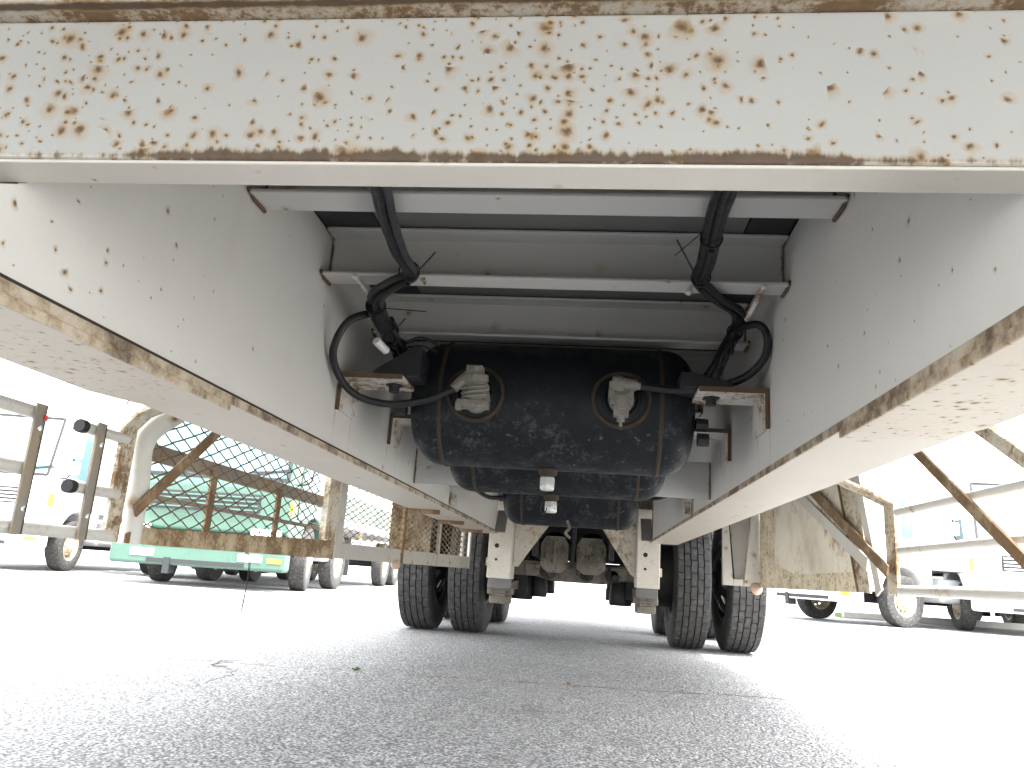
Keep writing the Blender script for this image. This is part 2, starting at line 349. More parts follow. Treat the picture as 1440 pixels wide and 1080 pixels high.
# ================================================================== TYRES AND WHEELS
def tyre_mesh(name, Rad, W, rin, seg=150, treads=True):
    # lateral stations across the tread with four zigzag grooves, cross cuts between the blocks
    st = [(-W * .5 * .80, rin), (-W * .5 * .97, rin + (Rad - rin) * .22), (-W * .5, rin + (Rad - rin) * .5), (-W * .5 * .965, Rad - .045), (-W * .5 * .90, Rad - .016)]
    tread = []; hw = W * .5 * .84
    if treads:
        gpos = (-.62, -.22, .22, .62); gw = .028
        xs = [(-1, 0)]
        for gp in gpos: xs += [(gp - gw - .012, 0), (gp - gw + .006, 1), (gp + gw - .006, 1), (gp + gw + .012, 0)]
        xs += [(1, 0)]
        tread = [(x * hw, dp, i) for i, (x, dp) in enumerate(xs)]
    else: tread = [(-hw, 0, 0), (-hw * .5, 0, 0), (0, 0, 0), (hw * .5, 0, 0), (hw, 0, 0)]
    b = MB(); rows = []
    stn = []
    if treads:
        P_ = 36
        for q in range(P_):
            for fr, ev, od, zg in ((0, 0, 0, 0), (.03, 1, 0, .3), (.085, 1, 0, .5), (.115, 0, 0, .7), (.3, 0, 0, 1), (.5, 0, 0, 0), (.53, 0, 1, -.3), (.585, 0, 1, -.5), (.615, 0, 0, -.7), (.8, 0, 0, -1)):
                stn.append(((q + fr) / P_, ev, od, zg))
    else: stn = [(k / seg, 0, 0, 0) for k in range(seg)]
    seg = len(stn)
    for (fr, ev, od, zg) in stn:
        a = 2 * math.pi * fr; row = [(x, r) for (x, r) in st]
        for (x, dp, i) in tread:
            r = Rad - .006 * (x / hw) ** 2 - (.014 if dp else 0)
            if treads and not dp:
                rib = (i + 2) // 4
                if (ev if rib % 2 == 0 else od): r -= .0075
            row.append((x + (zg * .0016 if treads and 0 < i < len(tread) - 1 else 0), r))
        for (x, r) in reversed(st): row.append((-x, r))
        rows.append([(x, r * math.cos(a), r * math.sin(a)) for x, r in row])
    n = len(rows[0]); b.v = [p for r_ in rows for p in r_]
    b.f = [(k * n + i, ((k + 1) % seg) * n + i, ((k + 1) % seg) * n + (i + 1), k * n + i + 1) for k in range(seg) for i in range(n - 1)]
    return b.mesh(name, 35)
def rim_mesh(name, rin, W, side, holes=10, thick=.012, dual=False):
    # barrel plus dished disc with hand holes; 'side' = +1 puts the disc towards +x
    b = MB(); b.lathe([(-W * .42, rin + .012), (-W * .38, rin - .006), (-W * .2, rin - .03), (W * .2, rin - .03), (W * .38, rin - .006), (W * .42, rin + .012),
                       (W * .42, rin - .004), (W * .2, rin - .042), (-W * .2, rin - .042), (-W * .42, rin - .004)], (0, 0, 0), (1, 0, 0), 48, closed=True)
    rings = ([(.02, .055), (.02, .115), (.008, .140), (-.002, rin - .128), (-.03, rin - .056), (-.075, rin - .035)] if dual else [(.03, .055), (.03, .115), (.012, .150), (-.004, rin - .115), (-.02, rin - .062), (-.035, rin - .035)])
    n = holes * 6; off = side * (W * .5 + .012 if dual else W * .18); vs = []; fs = []
    for (dx, r) in rings:
        for k in range(n):
            a = 2 * math.pi * k / n; vs.append((off + side * dx, r * math.cos(a), r * math.sin(a)))
    for i in range(len(rings) - 1):
        for k in range(n):
            if i == 3 and k % 6 in (0, 1, 2): continue
            fs.append((i * n + k, (i + 1) * n + k, (i + 1) * n + (k + 1) % n, i * n + (k + 1) % n))
    m = len(vs); vs2 = [(x - side * thick, y, z) for x, y, z in vs]; b.add(vs, fs)
    b.add(vs2, [tuple(reversed(f)) for f in fs])
    return b.mesh(name, 40)
def hub_mesh(name, side, W, r=.105):
    b = MB(); o = side * W * .18
    b.lathe([(0, r), (.05, r * .95), (.085, r * .62), (.09, 0.001)], (o + side * .02, 0, 0), (side, 0, 0), 20)
    for k in range(10):
        a = 2 * math.pi * k / 10; y, z = math.cos(a) * .132, math.sin(a) * .132
        b.cyl((o + side * .018, y, z), (o + side * .05, y, z), .014, n=6)
    return b.mesh(name, 35)
_wc = {}
def add_wheel(parent, loc, Rad, W, side, mats, treads=True, name='wheel', yaw=0.0):
    key = (Rad, W, side, treads)
    if key not in _wc:
        rin = Rad * .565
        _wc[key] = (rim_mesh('wheel', rin, W, side, dual=treads), tyre_mesh('tyre', Rad, W, rin, 150 if treads else 48, treads), hub_mesh('hub', -side if treads else side, W))
    rm, tm, hm = _wc[key]
    o = bpy.data.objects.new(name, rm.copy()); o.data.materials.clear(); o.data.materials.append(mats[0]); col.objects.link(o); o.parent = parent; o.location = loc
    o.rotation_euler = (random.random() * 3, 0, yaw)
    for nm, me, mt in (('tyre', tm, mats[1]), ('hub', hm, mats[2])):
        c = bpy.data.objects.new(nm, me); col.objects.link(c); c.parent = o
        if not me.materials: me.materials.append(mt)
        elif me.materials[0] is not mt:
            c.data = me.copy(); c.data.materials.clear(); c.data.materials.append(mt)
    return o

# ================================================================== THE TRAILER
T = empty('semi_trailer', (0, 0, 0), label='flatbed semi-trailer seen from underneath, white painted steel frame with rust spots', cat='trailer')
Y0, YE = .655, 4.76
# --- main frame rails
for nm, xi, xo, fi, fo, lab in (('left', -.583, -.735, -.573, -.745, None), ('right', .366, .507, .350, .515, None)):
    sg = 1 if xi > xo else -1
    web = MB(); web.box(min(xi, xi - sg * .01), max(xi, xi - sg * .01), Y0, YE, .683, 1.118); web.prism([(.60, .683), (Y0, .683), (Y0, .7855), (.623, .769), (.60, .756)], 0, min(xi, xi - sg * .01), max(xi, xi - sg * .01))
    web.box(min(xo, xo + sg * .01), max(xo, xo + sg * .01), Y0, YE, .683, 1.118)
    wo = web.build('frame_rail', M['web' if nm == 'left' else 'web_clean'], T)
    MB().box(min(fi, fo), max(fi, fo), .42, YE + .004, .665, .680).build('bottom_flange', M['flange'], wo, bevel=.002)
    a, b_ = (fi + sg * .006, fo + sg * .008) if nm == 'left' else (fi - .004, fo - .022)
    MB().prism([(a, .421), (b_, .421), (b_, 1.02), (b_ + sg * .03, 1.10), (a, 1.125)], 2, .652, .6649).build('doubler_plate', M['plate'], wo, bevel=.002)
    MB().box(min(fi, fo) + .01, max(fi, fo) - .01, YE - .012, YE - .001, .6835, 1.116).build('end_plate', M['member'], wo)
    wm = MB(); wm.tube([(xi + sg * .002, .62, .682), (xi + sg * .002, YE - .01, .682)], .004, 6); wm.build('weld_seam', M['weld'], wo)
    # upper rail that carries on over the axles
    MB().box(min(xi, xo) + .004, max(xi, xo) - .004, YE + .004, 8.9, .88, 1.117).build('rear_frame_rail', M['member'], T, bevel=.003)
    # slanted closing plate at the step
    q = MB(); x0, x1 = (xi + .012, xi + .075) if sg > 0 else (xi - .075, xi - .012)
    q.prism([(4.60, .672), (4.615, .668), (4.735, .80), (4.72, .806)], 0, x0, x1); q.build('closing_plate', M['steel_grey'], T)
# --- big cross beam right above the camera
cb = MB(); cb.box(-1.22, .98, .611, .651, .790, .943); cbo = cb.build('front_cross_beam', M['crossbeam'], T, bevel=.004, segs=3)
MB().box(-1.21, .40, .6122, .6535, .7862, .7898).build('bottom_plate', M['crossbeam_under'], cbo, bevel=.0015)
MB().prism([(.584, .9432), (.655, .9432), (.655, .955), (.584, .955)], 0, -1.23, 1.0).build('top_plate', M['lip_rust'], cbo, bevel=.002)
MB().box(-1.22, .99, .588, .640, .9555, 1.08).build('upper_channel', M['plate'], cbo, bevel=.004)
# --- deck
deck = MB(); deck.box(-1.27, 1.02, -3.4, 8.9, 1.150, 1.20)
for s_ in (-1.345, 1.075): deck.box(s_, s_ + .07, -3.4, 8.9, 1.06, 1.24)  # outer rails, added with a gap so streaks of sun reach the ground
for s_ in (-1.33, 1.105): deck.box(s_, s_ + .04, -3.4, 8.9, 1.24, 1.5)  # unseen side boards, added to push the ground shadow farther left
dk = deck.build('deck', M['deck_dark'], T)
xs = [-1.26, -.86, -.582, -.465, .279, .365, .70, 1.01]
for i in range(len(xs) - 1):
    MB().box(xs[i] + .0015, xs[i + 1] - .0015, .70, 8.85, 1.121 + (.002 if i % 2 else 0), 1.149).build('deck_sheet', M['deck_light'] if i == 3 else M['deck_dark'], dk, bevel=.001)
# --- cross members between the rails: channels open towards the front
for k, y in enumerate((1.095, 1.445, 1.835, 2.25, 2.65, 3.05, 3.45, 3.85, 4.25, 4.65)):
    c = MB(); d = .066 if k == 0 else .056; t_ = .007; x0, x1 = -.582, .365; z0, z1 = 1.012, 1.1195
    c.prism([(y, z0), (y + d, z0), (y + d, z1), (y, z1), (y, z1 - t_), (y + d - t_, z1 - t_), (y + d - t_, z0 + t_), (y, z0 + t_)], 0, x0, x1)
    co = c.build('cross_member', M['member'], T, bevel=.002)
    if k < 4:
        for xx, sg in ((x0, 1), (x1, -1)):
            wd = MB(); wd.tube([(xx + sg * .003, y - .002, z0 + .007), (xx + sg * .003, y + .02, z0 - .002), (xx + sg * .003, y + d, z0 - .002)], .0035, 6); wd.build('weld_bead', M['bracket_edge'], co, 60)
# outriggers outside the rails
for y in (1.30, 2.6, 3.9):
    for x0, x1 in ((-.735, -1.344), (.507, 1.074)):
        MB().prism([(x0, .90), (x1, 1.06), (x1, 1.119), (x0, 1.119)], 1, y, y + .008).build('outrigger', M['guard_rust'], T)
og = MB(); og.prism([(-.735, .69), (-.86, .715), (-1.05, .78), (-1.05, .80), (-.735, .80)], 1, 1.335, 1.39); og.build('guard_arm', M['guard_rust'], T, bevel=.004)
# --- cross plate and rear cross tube
MB().box(-.582, .365, 2.462, 2.470, .700, .815).build('cross_plate', M['member'], T)
# --- air tanks
def tank(yc, zc, r, x0, x1, name='air_tank'):
    b = MB(); e = .075; prof = [(x0, .002)]
    for k in range(1, 9):
        a = math.pi / 2 * k / 8; prof.append((x0 + e * (1 - math.sin(a) ** 1.0) if False else x0 + e * (1 - math.cos(math.pi / 2 - a)) , r * math.sin(a) ** .55))
    prof = [(x0 + e * (1 - math.cos(a)) , r * min(1, math.sin(a) ** .5)) for a in [math.pi / 2 * k / 10 for k in range(1, 11)]]
    prof = [(x0, .002)] + prof + [(x1 - (p[0] - x0), p[1]) for p in reversed(prof)] + [(x1, .002)]
    b.lathe(prof, (0, yc, zc), (1, 0, 0), 56)
    o = b.build(name, M['tank'], T, 50)
    for xx in (x0 + e + .012, x1 - e - .012):
        wb = MB(); wb.lathe([(xx - .006, r - .001), (xx - .003, r + .0028), (xx + .003, r + .0028), (xx + .006, r - .001)], (0, yc, zc), (1, 0, 0), 56); wb.build('weld_seam', M['weld'], o, 60)
    return o
def ring_on(tk, yc, zc, r, x, a0, rad, mat, tube=.006):
    pts = []
    for k in range(41):
        t_ = 2 * math.pi * k / 40; a = a0 + rad * math.sin(t_) / r; rr = r + .001
        pts.append((x + rad * math.cos(t_), yc - rr * math.cos(a), zc - rr * math.sin(a)))
    b = MB(); b.tube(pts, tube, 8, False); return b.build('port_weld', mat, tk, 60)
TY, TZ, TR = 1.885, .842, .155
t1 = tank(TY, TZ, TR, -.455, .235)
t2 = tank(2.275, .815, .150, -.43, .21)
t3 = tank(3.30, .79, .150, -.378, .193)
for xc, a0 in ((-.283, .02), (.056, .02)):
    ring_on(t1, TY, TZ, TR, xc, a0, .064, M['weld']); ring_on(t1, TY, TZ, TR, xc, a0, .040, M['tank'], .005)
# left valve: angled elbow body with clamp collar
yv = TY - TR
b = MB(); b.cyl((-.278, yv + .01, .825), (-.278, yv - .035, .825), .034, .030, 20); b.cyl((-.272, yv - .022, .812), (-.280, yv - .030, .862), .030, .026, 18)
b.cyl((-.280, yv - .030, .856), (-.281, yv - .032, .872), .031, .031, 18); vo = b.build('relay_valve', M['cast_alu'], t1, 40)
b = MB(); b.cyl((-.281, yv - .032, .872), (-.281, yv - .034, .892), .021, .021, 16); b.box(-.300, -.262, yv - .05, yv - .014, .868, .893)
b.cyl((-.29, yv - .035, .872), (-.318, yv - .045, .846), .016, .013, 14); b.cyl((-.314, yv - .044, .850), (-.326, yv - .048, .834), .0115, .0115, 12)
b.box(-.316, -.245, yv - .052, yv - .004, .797, .812); b.box(-.318, -.306, yv - .054, yv - .03, .788, .806); b.build('valve_elbow', M['cast_alu'], t1, 40, bevel=.0015)
b = MB()
for k in range(3): b.lathe([(0, .0315), (.003, .0335), (.006, .0315)], (-.2775 - .001 * k, yv - .026, .822 + .010 * k), (-.16, -.16, 1), 20)
for sx in (-1, 1): b.lathe([(0, .006), (.006, .006), (.006, .001)], (-.280 + sx * .027, yv - .051, .805), (0, -1, 0), 6)
b.lathe([(0, .0155), (.008, .0155)], (-.305, yv - .040, .8575), (-.7, -.25, -.65), 6); b.box(-.262, -.247, yv - .045, yv - .02, .838, .850)
b.build('valve_ribs', M['cast_alu'], t1, 40)
# right valve: hexagon union, T body, plunger
b = MB(); b.cyl((.056, yv + .01, .835), (.056, yv - .03, .835), .03, .027, 18); b.box(.026, .082, yv - .045, yv - .012, .828, .852); b.box(.030, .044, yv - .05, yv - .02, .815, .845); b.box(.068, .080, yv - .05, yv - .02, .815, .845)
b.box(.038, .072, yv - .052, yv - .02, .790, .840); b.box(.045, .065, yv - .058, yv - .05, .802, .836); b.cyl((.055, yv - .034, .792), (.055, yv - .034, .778), .010, .009, 10); b.cyl((.055, yv - .034, .778), (.055, yv - .034, .768), .004, .004, 8)
for sx in (-.022, .022): b.lathe([(0, .006), (.005, .006), (.005, .001)], (.0545 + sx, yv - .0455, .844), (0, -1, 0), 6)
b.build('pressure_valve', M['cast_alu'], t1, 40, bevel=.002)
b = MB(); b.lathe([(0, .024), (.022, .024)], (.048, yv - .028, .850), (0, -.25, 1), 6); b.cyl((.048, yv - .034, .868), (.048, yv - .040, .880), .018, .014, 14); b.cyl((.045, yv - .04, .868), (.088, yv - .044, .860), .0145, .013, 14); b.cyl((.086, yv - .044, .8605), (.096, yv - .044, .859), .009, .009, 10)
b.build('hose_union', M['cast_alu'], t1, 40)
for tk, yc, zb, x in ((t1, TY, TZ - TR, -.112), (t2, 2.275, .665, -.121)):
    b = MB(); b.lathe([(-.01, .024), (.012, .022), (.014, .016), (.02, .016)], (x, yc, zb), (0, 0, -1), 16); b.build('drain_boss', M['weld'], tk, 40)
    b = MB(); b.lathe([(.018, .0185), (.022, .020), (.046, .020), (.05, .016), (.05, .001)], (x, yc, zb), (0, 0, -1), 6); b.build('drain_valve', M['clear_cap'], tk, 20, bevel=.001)
b = MB(); b.tube(curve_pts([(-.145, 2.27, .645), (-.15, 2.262, .625), (-.142, 2.26, .608), (-.132, 2.262, .625), (-.138, 2.27, .642)]), .0018, 6); b.build('pull_ring', M['weld'], t2, 60)
b = MB(); b.tube(curve_pts([(-.10, 3.2, .66), (-.09, 3.19, .63), (-.105, 3.2, .61), (-.085, 3.21, .59)]), .006, 8); b.build('drain_valve', M['cast'], t3, 60)
# tank brackets and feet
for y0, y1 in ((1.64, 1.77), (2.10, 2.225)):
    for xi, sg in ((-.583, 1), (.366, -1)):
        t_ = .008; zt = .852; ln_ = .148; e = .0015
        b = MB(); b.prism([(xi + sg * e, .768), (xi + sg * (t_ + e), .768), (xi + sg * (t_ + e), zt - t_), (xi + sg * ln_, zt - t_), (xi + sg * ln_, zt), (xi + sg * e, zt)], 1, y0, y1)
        bo = b.build('tank_bracket', M['bracket'], T, bevel=.0015)
        b = MB(); b.prism([(xi + sg * e, .766), (xi + sg * (t_ + .002), .766), (xi + sg * (t_ + .002), zt - t_ - .002), (xi + sg * ln_, zt - t_ - .002), (xi + sg * ln_, zt + .001), (xi + sg * e, zt + .001)], 1, y0 - .004, y0 - .0005); b.build('rusty_edge', M['bracket_edge'], bo)
        b = MB(); bx = xi + sg * (ln_ - .035); by = (y0 + y1) / 2
        b.lathe([(0, .020), (.004, .020), (.004, .013), (.018, .012), (.018, .001)], (bx, by, zt - t_), (0, 0, -1), 6); b.build('bolt', M['black_part'], bo, 25)
        if y0 < 2:
            b = MB(); xe = (-.40 if sg > 0 else .18); fh = (.07 if sg > 0 else .035)
            x_ = sorted((bx - sg * .04, xe)); b.prism([(bx - sg * .045, .853), (xe, .853), (xe, .853 + fh), (xe - sg * .02, .853 + fh), (bx - sg * .03, .870)], 1, y0 + .01, y1 + .05); b.build('tank_foot', M['tank_foot'], t1, bevel=.003)
for x0, x1, y, z in ((.232, .26, 1.80, .80), (.236, .262, 1.80, .765), (-.478, -.452, 1.77, .80)):
    b = MB(); b.cyl((x0, y, z), (x1, y, z), .016, .015, 8); b.build('end_plug', M['black_part'], t1, 30)
# --- hoses and cables
HL = [(-.478, 1.585, .962), (-.495, 1.56, .968), (-.534, 1.52, .935), (-.563, 1.53, .877), (-.565, 1.58, .835), (-.533, 1.62, .798), (-.469, 1.66, .788), (-.385, 1.675, .805), (-.326, 1.682, .834)]
HR = [(.292, 1.60, .965), (.304, 1.6, .977), (.338, 1.6, .982), (.354, 1.6, .954), (.350, 1.62, .913), (.315, 1.66, .88), (.251, 1.685, .864), (.174, 1.687, .854), (.096, 1.686, .859)]
for h in (HL, HR): MB().tube(curve_pts(h, 10), .0085, 12).build('air_hose', M['hose'], T, 60)
BL = [(-.317, .86, .955), (-.336, 1.02, .982), (-.355, 1.12, .990), (-.376, 1.30, 1.000), (-.377, 1.40, .998), (-.419, 1.43, .988), (-.465, 1.47, .972), (-.476, 1.56, .960), (-.472, 1.68, .942), (-.467, 1.80, .934), (-.46, 2.1, .95)]
BR = [(.164, .86, .955), (.170, 1.02, .978), (.174, 1.12, .990), (.185, 1.32, 1.000), (.186, 1.40, 1.000), (.226, 1.48, .996), (.279, 1.55, .994), (.300, 1.62, .988), (.295, 1.75, .974), (.288, 1.85, .959), (.28, 2.1, .96)]
for bl, offs, mt in ((BL, ((-.007, 0, .004, .0090), (.009, .005, 0, .0085), (.002, -.003, -.010, .006)), ('conduit', 'conduit', 'hose')), (BR, ((-.008, 0, .002, .0085), (.008, 0, .001, .0085), (0, .004, -.007, .005)), ('hose', 'hose', 'hose'))):
    for (ox, oy, oz, r), m_ in zip(offs, mt):
        MB().tube(curve_pts([(x + ox + random.uniform(-.002, .002), y + oy, z + oz) for x, y, z in bl], 8), r, 10).build('cable', M[m_], T, 60)
# sleeves, tangles, ties, hooks
b = MB(); b.tube(curve_pts([(-.476, 1.50, .968), (-.478, 1.56, .958), (-.474, 1.64, .946)], 5), .019, 12); b.build('cable_sleeve', M['hose'], T, 60)
for k in range(6):
    p = [(-.472 + random.uniform(-.02, .02), 1.58 + .05 * j, .955 - .008 * j + random.uniform(-.015, .012)) for j in range(5)]
    MB().tube(curve_pts(p, 6), .005, 8).build('cable', M['hose'], T, 60)
for k in range(4):
    p = [(.296 + random.uniform(-.012, .012), 1.62 + .06 * j, .984 - .009 * j + random.uniform(-.01, .01)) for j in range(5)]
    MB().tube(curve_pts(p, 6), .005, 8).build('cable', M['hose'], T, 60)
MB().tube(curve_pts([(-.455, 1.70, .945), (-.42, 1.72, .965), (-.38, 1.74, .955)], 6), .004, 8).build('cable', M['hose'], T, 60)
MB().tube(curve_pts([(-.458, 1.72, .94), (-.42, 1.73, .948), (-.385, 1.74, .938)], 6), .003, 8).build('cable', M['hose'], T, 60)
b = MB(); b.cyl((-.500, 1.62, .925), (-.485, 1.66, .912), .010, .010, 10); b.build('cable_end', M['white_tag'], T, 40, bevel=.002)
def ring_tie(c, ax, r):
    b = MB(); r = r * .72; b.lathe([(-.003, r), (.003, r), (.003, r + .0025), (-.003, r + .0025)], c, ax, 18, closed=True); return b
for c, ax, r, tails in (((-.376, 1.385, .998), (-.2, 1, 0), .026, (((-.352, 1.375, 1.0), (-.318, 1.345, 1.022)),)),
                        ((-.472, 1.50, .965), (-.3, 1, -.2), .027, (((-.45, 1.5, .96), (-.36, 1.49, .952)),)),
                        ((.178, 1.20, .994), (0, 1, 0), .023, (((.162, 1.19, 1.0), (.117, 1.18, .953)),)),
                        ((.186, 1.385, 1.0), (0, 1, 0), .023, (((.165, 1.33, .99), (.122, 1.2, .99)),)),
                        ((-.474, 1.60, .955), (0, 1, -.2), .027, (((-.445, 1.60, .955), (-.428, 1.585, .968)),)),
                        ((.298, 1.66, .985), (0, 1, -.2), .022, ())):
    b = ring_tie(c, ax, r)
    for p, q in tails: b.bar(p, q, .0028, .0014)
    b.box(c[0] - .004, c[0] + .004, c[1] - .004, c[1] + .004, c[2] - r - .005, c[2] - r + .001)
    b.build('cable_tie', M['tie'], T)
for p, q in (((-.406, 1.445, 1.06), (-.357, 1.455, 1.000)), ((-.508, 1.452, 1.011), (-.480, 1.468, .978)), ((.172, 1.455, .997), (.188, 1.45, 1.03)), ((.316, 1.452, 1.0105), (.302, 1.55, .976))):
    b = MB(); b.tube([p, q], .0052, 8); b.sphere(p, .0085, .0085, .007, 10, 6); b.build('cable_hook', M['bracket'], T, 60)
# --- rear suspension seen between the wheels
for x0, x1, sg in ((-.640, -.492, -1), (.286, .426, 1)):
    b = MB(); b.box(x0, x1, 4.90, 5.16, .40, .8795); ho = b.build('spring_hanger', M['hanger'], T, bevel=.006)
    xc = (x0 + x1) / 2
    for z, r in ((.60, .014), (.515, .0085)):
        d_ = MB(); d_.lathe([(0, r), (.0025, r), (.0025, .001)], (xc - .02, 4.8998, z), (0, -1, 0), 16); d_.build('hanger_hole', M['tie'], ho)
    xo = x1 if sg > 0 else x0
    d_ = MB(); d_.cyl((xo, 5.0, .50), (xo + sg * .02, 5.0, .50), .028, .026, 8); d_.build('pivot_bolt', M['gusset'], ho, 30)
    d_ = MB(); d_.prism([(4.88, .345), (5.14, .33), (5.16, .3995), (4.905, .3995)], 0, x0 + .012, x1 - .012); d_.build('hanger_foot', M['steel_grey'], ho, bevel=.004)
    # leaf spring pack with eye and clamps
    for k in range(4):
        pts = [(xc, 4.99 + j * .27, .315 + .016 * k + .10 * abs((j - 3.2) / 3.2) ** 2 * -.5 + .02) for j in range(7)]
        l_ = MB()
        for p, q in zip(pts, pts[1:]): l_.bar(p, q, .085, .013)
        l_.build('leaf_spring', M['cast'], T)
    c_ = MB(); c_.box(x0 - .004, x1 + .004, 5.02, 5.20, .30, .345); c_.box(x0 + .01, x1 - .01, 5.04, 5.22, .245, .2995); c_.build('spring_clamp', M['cast'], T, bevel=.008)
# gusset plates
MB().prism([(-.488, .8795), (-.20, .8795), (-.27, .752), (-.405, .56), (-.455, .48), (-.488, .48)], 1, 5.02, 5.032).build('gusset_plate', M['gusset'], T, bevel=.002)
MB().prism([(.282, .8795), (.0, .8795), (.058, .764), (.20, .56), (.252, .48), (.282, .46)], 1, 5.02, 5.032).build('gusset_plate', M['gusset'], T, bevel=.002)
# brake boosters: plate with domed black drum behind
for x0, x1 in ((-.352, -.158), (-.097, .108)):
    xc = (x0 + x1) / 2; b = MB()
    b.prism([(x0, .50), (x0 + .05, .46), (x1 - .05, .46), (x1, .50), (x1 + .004, .66), (x1 - .03, .715), (x0 + .03, .715), (x0 - .004, .66)], 1, 5.60, 5.63); po = b.build('brake_plate', M['cast'], T, bevel=.006)
    d_ = MB(); d_.box(xc - .008, xc + .008, 5.585, 5.5995, .52, .69)
    for sx in (-1, 1):
        for z in (.58, .63): d_.cyl((xc + sx * .058, 5.5995, z), (xc + sx * .058, 5.588, z), .018, .015, 12)
        d_.bar((xc + sx * .035, 5.592, .54), (xc + sx * .05, 5.592, .548), .006, .008)
    d_.build('casting_rib', M['cast'], po, bevel=.002)
    d_ = MB(); d_.lathe([(0, .105), (.05, .112), (.16, .112), (.2, .08), (.21, .002)], (xc, 5.631, .645), (0, 1, 0), 28); d_.build('brake_drum', M['black_part'], T, 45)
for x in (-.128, -.118):
    MB().tube(curve_pts([(x, 5.55, .86), (x + .004, 5.58, .7), (x - .006, 5.6, .5)], 8), .011, 8).build('air_hose', M['hose'], T, 60)
MB().box(-.57, .355, 6.30, 6.32, .56, 1.116).build('rear_blackout_plate', M['black_part'], T)  # black sheet added so the gap above the brake boosters goes dark
for xq in ((-.40, -.365), (.125, .16)): MB().box(xq[0], xq[1], 5.4, 6.29, .56, .72).build('radius_arm', M['black_part'], T, bevel=.005)
# axles
for ya in (5.86, 7.22):
    b = MB(); b.prism([(-.62, .43), (-.40, .43), (-.26, .40), (.10, .40), (.24, .43), (.46, .43), (.46, .54), (.24, .54), (.06, .515), (0, .55), (-.15, .55), (-.22, .515), (-.40, .54), (-.62, .54)], 1, ya - .06, ya + .06)
    ao = b.build('axle', M['cast'], T, bevel=.012)
    MB().cyl((-1.10, ya, .49), (.94, ya, .49), .058, n=20).build('axle_tube', M['black_part'], ao, 40)
    if ya < 6:
        for x in (-.30, -.02, .165): 
            k_ = MB(); k_.cyl((x, ya - .10, .46), (x, ya - .055, .46), .045, .05, 12); k_.cyl((x + .02, ya - .13, .45), (x + .02, ya - .095, .45), .025, .03, 8); k_.build('axle_knuckle', M['black_part'], ao, 40)
        for x0, x1 in ((-.47, -.36), (.145, .27)): MB().box(x0, x1, ya - .10, ya - .0605, .43, .52).build('shackle_block', M['cast'], ao, bevel=.01)
    for x, r in ((-.505, .085), (-.375, .06), (.235, .085), (.33, .06)):
        k_ = MB(); k_.lathe([(0, .001), (0, r * .9), (.012, r), (.10, r), (.11, r * .93), (.2, r * .9), (.2, .001)], (x, ya + .15, .255 if r > .07 else .28), (0, 0, 1), 24); k_.build('brake_chamber', M['black_part'], T, 40)
    for x0 in (-.56, .27): MB().box(x0, x0 + .10, ya + .05, ya + .13, .30, .62).build('chamber_bracket', M['black_part'], T, bevel=.006)
    for x, sd_ in ((-1.214, 1), (-.856, -1), (.694, 1), (1.054, -1)):
        add_wheel(T, (x, ya, .492), .49, .248, sd_, (M['rim_black'], M['tyre'], M['black_part']))
    for x0, x1 in ((-.74, -.66), (.50, .58)):
        k_ = MB(); k_.lathe([(0, .21), (.0, .22), (.16, .22), (.16, .1)], (x0 - .02, ya, .492), (1, 0, 0), 32); k_.build('drum', M['black_part'], T, 40)
# hoses dropping behind tank three
for p in ([(-.50, 2.9, .80), (-.47, 3.0, .76), (-.43, 3.15, .735), (-.36, 3.2, .74)], [(.32, 2.9, .82), (.29, 3.0, .77), (.24, 3.15, .765), (.18, 3.2, .775)]):
    MB().tube(curve_pts(p, 8), .009, 8).build('air_hose', M['hose'], T, 60)
for x, y in ((-.575, 3.12), (.358, 2.9)):
    MB().box(min(x, x + .02 * (1 if x < 0 else -1)), max(x, x + .02 * (1 if x < 0 else -1)), y, y + .04, .69, .735).build('cable_clip', M['bracket'], T)

# ---------------- side guard, left
GX = -1.2
def tube_part(name, p, q, r, mat, cap=None, n=14):
    o = MB().cyl(p, q, r, n=n).build(name, mat, T, 40)
    return o
tube_part('guard_rail', (GX, .3, .705), (GX, 1.515, .705), .0145, M['rail_tube']); tube_part('guard_rail', (GX, .3, .584), (GX, 1.52, .584), .0145, M['rail_tube'])
tube_part('guard_rail', (GX, .3, .461), (GX, 1.835, .461), .0145, M['rail_tube'])
for z in (.705, .564):
    o = tube_part('guard_rail', (GX, 1.675, z), (GX, 1.85, z), .0135, M['rail_tube'])
    MB().cyl((GX, 1.660, z), (GX, 1.680, z), .0165, n=16).build('end_cap', M['tie'], o, 40, bevel=.002)
for y in (1.505, 1.718):
    b = MB(); b.box(GX + .016, GX + .022, y - .016, y + .016, .446, .722); b.box(GX - .004, GX + .022, y + .0105, y + .0165, .447, .721); po = b.build('guard_post', M['post_brown'], T, bevel=.001)
    for z in (.67, .50):
        MB().lathe([(0, .007), (.004, .006), (.005, .001)], (GX + .022, y, z), (1, 0, 0), 8).build('bolt', M['chrome'], po, 40)  # bright heads stand in for light showing through the post holes
rr = MB(); rr.box(GX + .0225, GX + .026, 1.512, 1.521, .688, .70); rr.build('reflector', M['red'], T)
